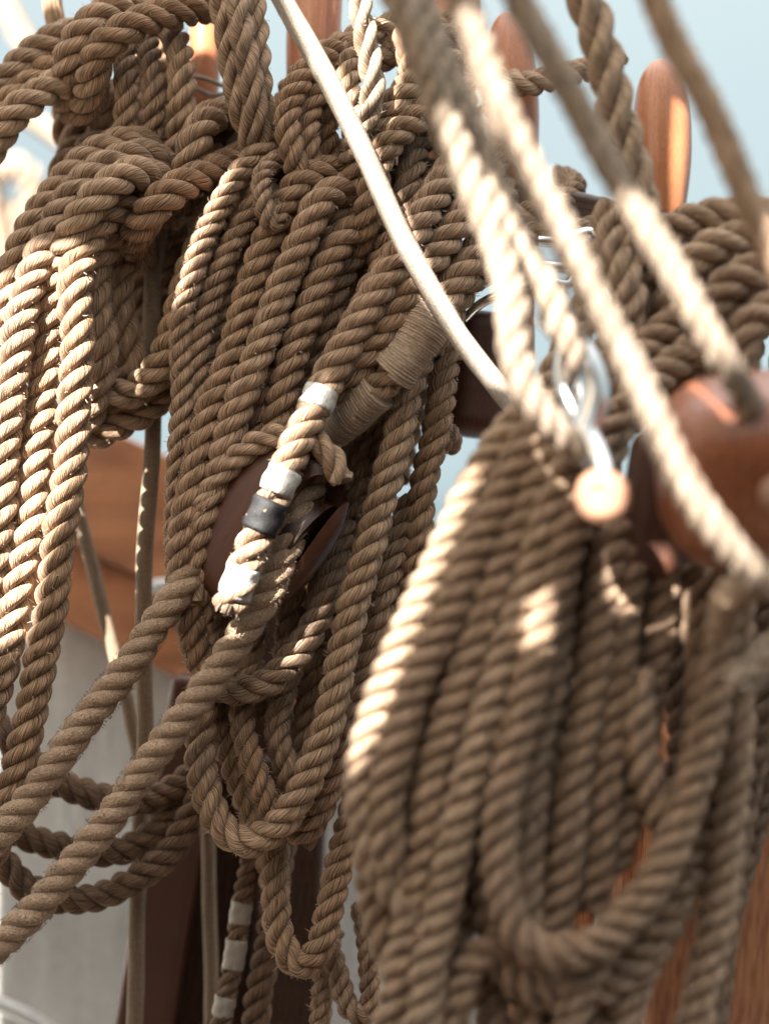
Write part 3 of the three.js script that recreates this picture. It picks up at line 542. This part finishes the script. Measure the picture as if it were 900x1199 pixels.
// ------------------------------------------------------------------ right coil, near the camera
const coilJ = thing('rope_coil', 'blurred rope coil in the right foreground with many vertical turns', 'rope coil', null, 'rope coils hung on the pins');
for (const p of [
  [[640, 470, 190], [605, 495, 205], [570, 545, 210], [535, 610, 212], [500, 690, 212], [465, 765, 212], [440, 830, 210], [426, 900, 210], [426, 965, 212], [446, 1020, 214], [476, 1060, 216], [510, 1085, 215], [535, 1112, 202]],
  [[650, 480, 200], [620, 510, 215], [590, 570, 220], [555, 650, 222], [520, 730, 222], [488, 800, 222], [465, 870, 222], [452, 940, 221], [456, 1000, 219], [472, 1050, 210], [498, 1095, 200]],
  [[660, 490, 205], [640, 530, 218], [612, 600, 222], [580, 690, 224], [550, 770, 224], [525, 850, 222], [505, 930, 220], [495, 1000, 219], [481, 1080, 216], [465, 1150, 214], [450, 1235, 212]],
  [[675, 500, 205], [660, 540, 222], [635, 620, 226], [608, 710, 228], [585, 790, 229], [560, 870, 230], [541, 950, 230], [522, 1040, 228], [506, 1120, 226], [490, 1235, 224]],
  [[690, 560, 215], [668, 610, 228], [648, 680, 232], [632, 750, 234], [615, 820, 235], [596, 900, 236], [585, 980, 237], [588, 1050, 238], [608, 1096, 240], [648, 1116, 241], [695, 1106, 241], [745, 1060, 239], [785, 995, 237], [810, 920, 233], [830, 840, 226], [843, 760, 216], [848, 670, 200]],
  [[725, 590, 205], [712, 650, 214], [698, 750, 216], [680, 870, 217], [663, 990, 217], [650, 1095, 212]],
  [[680, 600, 200], [662, 660, 210], [645, 780, 213], [624, 900, 213], [616, 1010, 213], [622, 1090, 210]],
  [[755, 590, 200], [742, 650, 210], [728, 740, 213], [716, 850, 214], [704, 960, 213], [690, 1065, 210]],
  [[785, 600, 195], [776, 660, 202], [768, 760, 203], [752, 850, 204], [738, 930, 204], [718, 1015, 202]],
  [[742, 790, 216], [750, 870, 218], [765, 930, 216], [782, 985, 206]],
  [[812, 665, 195], [822, 780, 206], [816, 870, 212], [800, 950, 218], [765, 1030, 222], [720, 1090, 224], [680, 1150, 224], [655, 1235, 222]],
  [[862, 670, 200], [863, 760, 206], [860, 850, 209], [853, 960, 211], [840, 1060, 213], [822, 1150, 213], [800, 1240, 212]],
  [[838, 890, 198], [815, 1000, 201], [780, 1080, 206], [745, 1150, 209], [718, 1235, 209]],
  [[432, 1000, 200], [440, 1060, 201], [455, 1110, 203], [480, 1165, 205], [502, 1235, 205]],
  [[640, 1150, 200], [610, 1118, 214], [575, 1110, 219], [548, 1132, 219], [530, 1180, 217], [518, 1240, 215]],
  [[700, 600, 196], [690, 680, 200], [672, 780, 202], [655, 880, 202], [640, 1000, 202]],
  [[770, 610, 186], [755, 720, 188], [742, 830, 190], [728, 950, 190]],
  [[625, 540, 196], [592, 610, 200], [560, 690, 202], [530, 770, 202], [502, 850, 202], [485, 930, 202]],
  [[600, 700, 195], [575, 800, 195], [550, 900, 195], [530, 1000, 195], [530, 1100, 195]],
  [[520, 760, 190], [490, 850, 190], [475, 950, 190], [490, 1050, 192]],
  [[640, 720, 190], [600, 850, 188], [575, 960, 188], [560, 1080, 190]],
  [[700, 680, 188], [685, 800, 186], [660, 930, 186], [640, 1060, 188]],
  [[572, 1000, 208], [576, 1080, 212], [600, 1142, 216], [650, 1168, 218], [712, 1150, 216], [765, 1095, 212], [805, 1020, 206]],
  [[560, 1120, 196], [570, 1170, 198], [590, 1240, 198]], [[610, 1150, 200], [622, 1190, 202], [630, 1245, 202]], [[700, 1120, 204], [690, 1180, 204], [676, 1245, 204]], [[665, 1130, 196], [655, 1190, 196], [650, 1245, 196]],
  [[475, 1080, 194], [470, 1150, 196], [478, 1245, 196]], [[545, 1050, 200], [528, 1120, 202], [512, 1245, 202]],
]) run(coilJ, 'rope_turn', 17.6, p.map(([x, y, z]) => [x, y, z - 35]), M.grey, { steps: 16, seg: 10, lay: 1.75 });
// coil over the right-hand pin
const coilK = thing('rope_coil', 'blurred rope coil looped over the right pin beside the red block', 'rope coil', null, 'rope coils hung on the pins');
for (const p of [
  [[950, 245, 92], [890, 252, 100], [840, 252, 102], [795, 264, 98], [765, 292, 94], [748, 335, 90]],
  [[950, 282, 112], [895, 277, 118], [850, 282, 120], [815, 302, 116], [792, 342, 110], [780, 390, 104]],
  [[950, 325, 122], [900, 316, 130], [862, 326, 132], [836, 352, 130], [820, 400, 122], [808, 450, 110]],
  [[950, 372, 128], [905, 362, 136], [876, 382, 137], [866, 425, 132], [866, 470, 120]],
  [[712, 245, 95], [722, 295, 108], [735, 345, 112], [726, 392, 108], [702, 432, 105], [688, 480, 100]],
  [[800, 370, 108], [762, 398, 116], [730, 430, 120], [702, 455, 116], [680, 500, 106]],
  [[812, 412, 118], [768, 440, 126], [736, 470, 130], [716, 512, 126], [702, 560, 118]],
  [[700, 285, 85], [692, 340, 95], [680, 382, 98], [660, 422, 100], [640, 470, 98]],
  [[760, 290, 84], [770, 340, 88], [768, 390, 90], [745, 440, 92], [730, 500, 92]],
  [[840, 300, 96], [815, 350, 96], [800, 410, 96], [780, 470, 96]],
  [[905, 300, 78], [888, 360, 80], [868, 430, 80], [850, 510, 80]], [[940, 310, 80], [925, 390, 82], [912, 480, 82]], [[862, 280, 70], [845, 350, 72], [830, 430, 72], [815, 500, 72]], [[880, 330, 100], [852, 380, 104], [838, 430, 104], [830, 490, 100]],
]) run(coilK, 'rope_turn', 19, p, M.grey, { steps: 14, seg: 10 });

// ------------------------------------------------------------------ running lines in the foreground
cord('cream_cord', 'cream cord slanting in focus across the middle coil', 'cord', 12, [[312, -40, 52], [335, 8, 52], [385, 95, 52], [430, 188, 52], [476, 288, 52], [525, 374, 52], [575, 444, 60], [640, 520, 90]], M.cream);
const LN = { lay: 2.0, steps: 14, seg: 12, core: 0.36, rad: 0.6, tan: 0.58 };
lineRope('running_line', 'leftmost blurred line bending down to the shackle', 15.5, [[450, -50, 240], [490, 60, 236], [540, 190, 232], [578, 280, 228], [598, 350, 228], [604, 420, 228], [620, 465, 226], [660, 512, 215], [690, 535, 196]], M.line, LN, 'blurred lines in the foreground');
lineRope('running_line', 'browner blurred line close behind the leftmost one', 15.5, [[470, -50, 205], [512, 60, 205], [556, 170, 205], [598, 265, 205], [640, 345, 205], [675, 415, 200], [695, 455, 190]], M.line, LN, 'blurred lines in the foreground');
lineRope('running_line', 'long pale blurred line ending in front of the red block', 14, [[515, -70, 300], [560, 60, 300], [610, 180, 300], [665, 290, 300], [720, 400, 297], [770, 500, 294], [820, 600, 290], [885, 675, 276]], M.line, LN, 'blurred lines in the foreground');
lineRope('running_line', 'pale blurred line crossing the pin and ending above the red block', 13.5, [[580, -60, 280], [640, 60, 280], [700, 170, 280], [755, 265, 280], [800, 340, 277], [845, 420, 270], [880, 480, 255]], M.line, LN, 'blurred lines in the foreground');
lineRope('running_line', 'thick brown laid line at the top between the two clear pins', 20, [[668, -50, 122], [695, 30, 122], [718, 110, 122], [738, 190, 120], [750, 250, 114], [742, 310, 104]], M.grey, { lay: 2.6, steps: 14 }, 'blurred lines in the foreground');
lineRope('running_line', 'rightmost blurred line crossing the top right corner', 13, [[742, -60, 280], [790, 50, 280], [830, 130, 280], [870, 220, 280], [905, 300, 280], [945, 380, 280]], M.hemp, LN, 'blurred lines in the foreground');
lineRope('rope_stub', 'short blurred rope end at the right edge below the red block', 15, [[960, 700, 250], [920, 745, 250], [885, 780, 250], [862, 805, 248]], M.line, LN);
lineRope('rope_lashing', 'dark rope turn where the long pale line meets the red block', 14, [[970, 690, 255], [920, 684, 262], [880, 686, 262], [850, 700, 245], [840, 740, 225]], M.grey, LN);

const shade = thing('rope_fall', 'added dark ropes filling the shaded area at the right edge under the red block', 'rope');  // ropes added to fill the dark area here, in the shaded tones
for (const p of [[[905, 600, 120], [900, 720, 120], [888, 840, 122], [864, 960, 124], [842, 1080, 124], [815, 1260, 124]], [[880, 620, 100], [872, 760, 100], [862, 900, 100], [842, 1040, 102], [810, 1250, 102]], [[935, 600, 110], [930, 760, 110], [912, 860, 110], [880, 960, 110], [850, 1070, 112], [822, 1260, 112]], [[800, 640, 110], [792, 760, 110], [800, 880, 110], [790, 1000, 110]]]) run(shade, 'rope_run', 18, p, M.shadedRope, { steps: 14, seg: 10 });
// ------------------------------------------------------------------ blocks and metal in the right half
{
  const c = at(893, 548, 215), t = thing('pulley_block', 'large red brown wooden block out of focus at the right edge', 'block', c);
  const g = new RoundedBoxGeometry(0.1, 0.09, 0.072, 8, 0.03); g.rotateX(0.42); g.rotateZ(0.12);
  const m = sh(new THREE.Mesh(g, M.mahogany)); m.name = 'shell'; t.add(m);
  const b = sh(new THREE.Mesh(new THREE.SphereGeometry(0.0085, 20, 12).scale(1, 1, 0.5).translate(-0.004, -0.013, 0.042), M.palewood)); b.name = 'pin_end'; t.add(b);
}
{
  const c = at(705, 582, 232), t = thing('wooden_toggle', 'small pale sunlit wooden toggle with a hole at the top of the right coil', 'toggle', c);
  const s = new THREE.Shape(); s.absellipse(0, 0, 0.0075, 0.0085, 0, Math.PI * 2, false, 0.4);
  const ho = new THREE.Path(); ho.absarc(-0.001, 0.003, 0.0034, 0, Math.PI * 2, true); s.holes.push(ho);
  const g = new THREE.ExtrudeGeometry(s, { depth: 0.008, bevelEnabled: true, bevelSize: 0.005, bevelThickness: 0.006, bevelSegments: 5 }).translate(0, 0, -0.007); g.rotateY(-0.3);
  const m = sh(new THREE.Mesh(g, M.palewood)); m.name = 'body'; t.add(m);
}
{
  const c = at(768, 590, 165), t = thing('tackle_block', 'dark narrow wooden block behind the long pale line', 'block', c);
  const m = sh(new THREE.Mesh(new RoundedBoxGeometry(0.032, 0.075, 0.04, 4, 0.01).rotateZ(-0.15), M.shell)); m.name = 'shell'; t.add(m);
}
{
  const c = at(566, 440, -60), t = thing('tackle_block', 'dark brown block in deep shade hanging from the steel shackle', 'block', c);
  const g = new RoundedBoxGeometry(0.04, 0.082, 0.045, 5, 0.013); g.rotateZ(-0.12);
  const m = sh(new THREE.Mesh(g, M.shell)); m.name = 'shell'; t.add(m);
}
{
  const t = thing('shackle', 'polished steel shackle bars behind the foreground lines', 'shackle');
  const bar = (pts, r, nm) => part(nm, tubeGeo(centre(pts, 0.0025, 0, 3), r, 16), M.steel, t);
  bar([[540, 400, -30], [538, 362, -20], [552, 340, -12], [590, 320, -8], [630, 312, -8], [665, 312, -14], [700, 300, -18], [706, 282, -20], [690, 272, -24], [655, 282, -20], [630, 282, -20]], 0.0036, 'bow');
  bar([[545, 372, -20], [565, 354, -8], [605, 338, -4], [640, 330, -4], [665, 332, -10], [672, 318, -16]], 0.003, 'pin_bar');
}
{
  const t = thing('snap_hook', 'blurred shiny steel hook hanging above the pale toggle', 'hook');
  part('hook_bend', tubeGeo(centre([[640, 365, 190], [665, 395, 195], [688, 428, 198], [696, 460, 200], [690, 490, 202], [684, 508, 204], [694, 530, 208], [703, 556, 216], [704, 575, 226]], 0.0025, 0, 3), 0.0078, 18), M.steel, t);
  part('hook_gate', tubeGeo(centre([[660, 400, 190], [656, 440, 190], [668, 475, 194], [684, 505, 202]], 0.0025, 0, 3), 0.004, 14), M.steel, t);
}
// ------------------------------------------------------------------ timber behind
{
  const post = (label, x0, y0, x1, y1, z, w, th, mat) => {
    const a = at(x0, y0, z), b = at(x1, y1, z), t = thing('timber_post', label, 'post', null), len = a.distanceTo(b);
    const g = new RoundedBoxGeometry(w, len, th, 3, 0.006); g.rotateZ(-Math.atan2(b.x - a.x, b.y - a.y)); g.translate((a.x + b.x) / 2, (a.y + b.y) / 2, (a.z + b.z) / 2);
    part('shaft', g, mat, t);
  };
  post('dark red timber post rising beside the straight tan cord', 160, 1260, 238, 790, -170, 0.04, 0.05, M.shell);
  post('wide dark timber behind the ropes at the lower left', 245, 1260, 292, 700, -215, 0.062, 0.05, M.post);
  post('narrow dark timber behind the taped rope', 330, 1260, 345, 880, -195, 0.05, 0.05, M.post);
  post('broad orange wooden post behind the right coil at the bottom right corner', 850, 1330, 890, 860, 40, 0.12, 0.06, M.board);
  post('reddish wooden timber glimpsed through the gaps of the right coil', 755, 1330, 785, 640, 0, 0.055, 0.04, M.board);
  post('reddish wooden timber deep behind the right coil', 630, 1330, 668, 700, -20, 0.05, 0.04, M.board);
}
cord('background_rope', 'pale blurred rope far behind at the top left corner', 'rope', 24, [[-20, -40, -700], [20, 30, -700], [60, 110, -700]], M.line[0], 'blurred ropes far behind');
cord('background_rope', 'pale blurred rope end seen through the gap in the left coil', 'rope', 20, [[30, 135, -600], [60, 155, -600], [90, 175, -600]], M.line[0], 'blurred ropes far behind');
cord('background_rope', 'thin brown rope rising from the left coil at the top edge', 'rope', 13, [[60, -40, -80], [62, 10, -80], [72, 50, -85]], M.hemp[0], 'blurred ropes far behind');
cord('background_rope', 'blurred thin line at the left edge behind the first turns', 'rope', 12, [[-12, 200, -300], [0, 260, -300], [14, 330, -300]], M.tan, 'blurred ropes far behind');

{
  const bar = thing('metal_bar', 'pale metal bar at the bottom left corner in front of the grey panel', 'bar');
  part('rod', tubeGeo(centre([[-20, 1168, -250], [25, 1186, -250], [75, 1216, -250]], 0.004, 0, 2), 0.0058, 16), M.whitePaint, bar);
  const c = at(193, 686, -262), fit = thing('boss', 'small white painted fitting on the boards beside the straight tan cord', 'fitting', c);
  const m = sh(new THREE.Mesh(new RoundedBoxGeometry(0.02, 0.012, 0.03, 4, 0.005), M.whitePaint)); m.name = 'body'; fit.add(m);
}
lineRope('rope_end', 'little knotted rope end against the sky below the dark block', 8, [[515, 488, -36], [524, 500, -28], [533, 508, -24], [534, 520, -26], [526, 526, -30], [521, 516, -22]], M.grey, { hair: 900 });
const far = thing('rope_coil', 'pale blurred coil far behind at the left edge', 'rope coil', null, 'blurred ropes far behind');
for (const p of [[[-40, 300, -900], [-10, 215, -900], [25, 195, -900], [40, 230, -900], [30, 300, -900]], [[-30, 320, -920], [0, 240, -920], [20, 260, -920], [10, 330, -920]]]) run(far, 'rope_turn', 28, p, M.line, { steps: 12, seg: 8 });
const wires = thing('thin_line', 'thin pale line looped behind the upper left pin', 'line');
part('loop', tubeGeo(centre([[215, 88, -95], [240, 92, -92], [268, 106, -90], [250, 112, -92], [228, 104, -94], [215, 112, -95]], 0.002, 0.0002, 8), 0.0016, 8), M.cream, wires);

renderer.render(scene, camera);
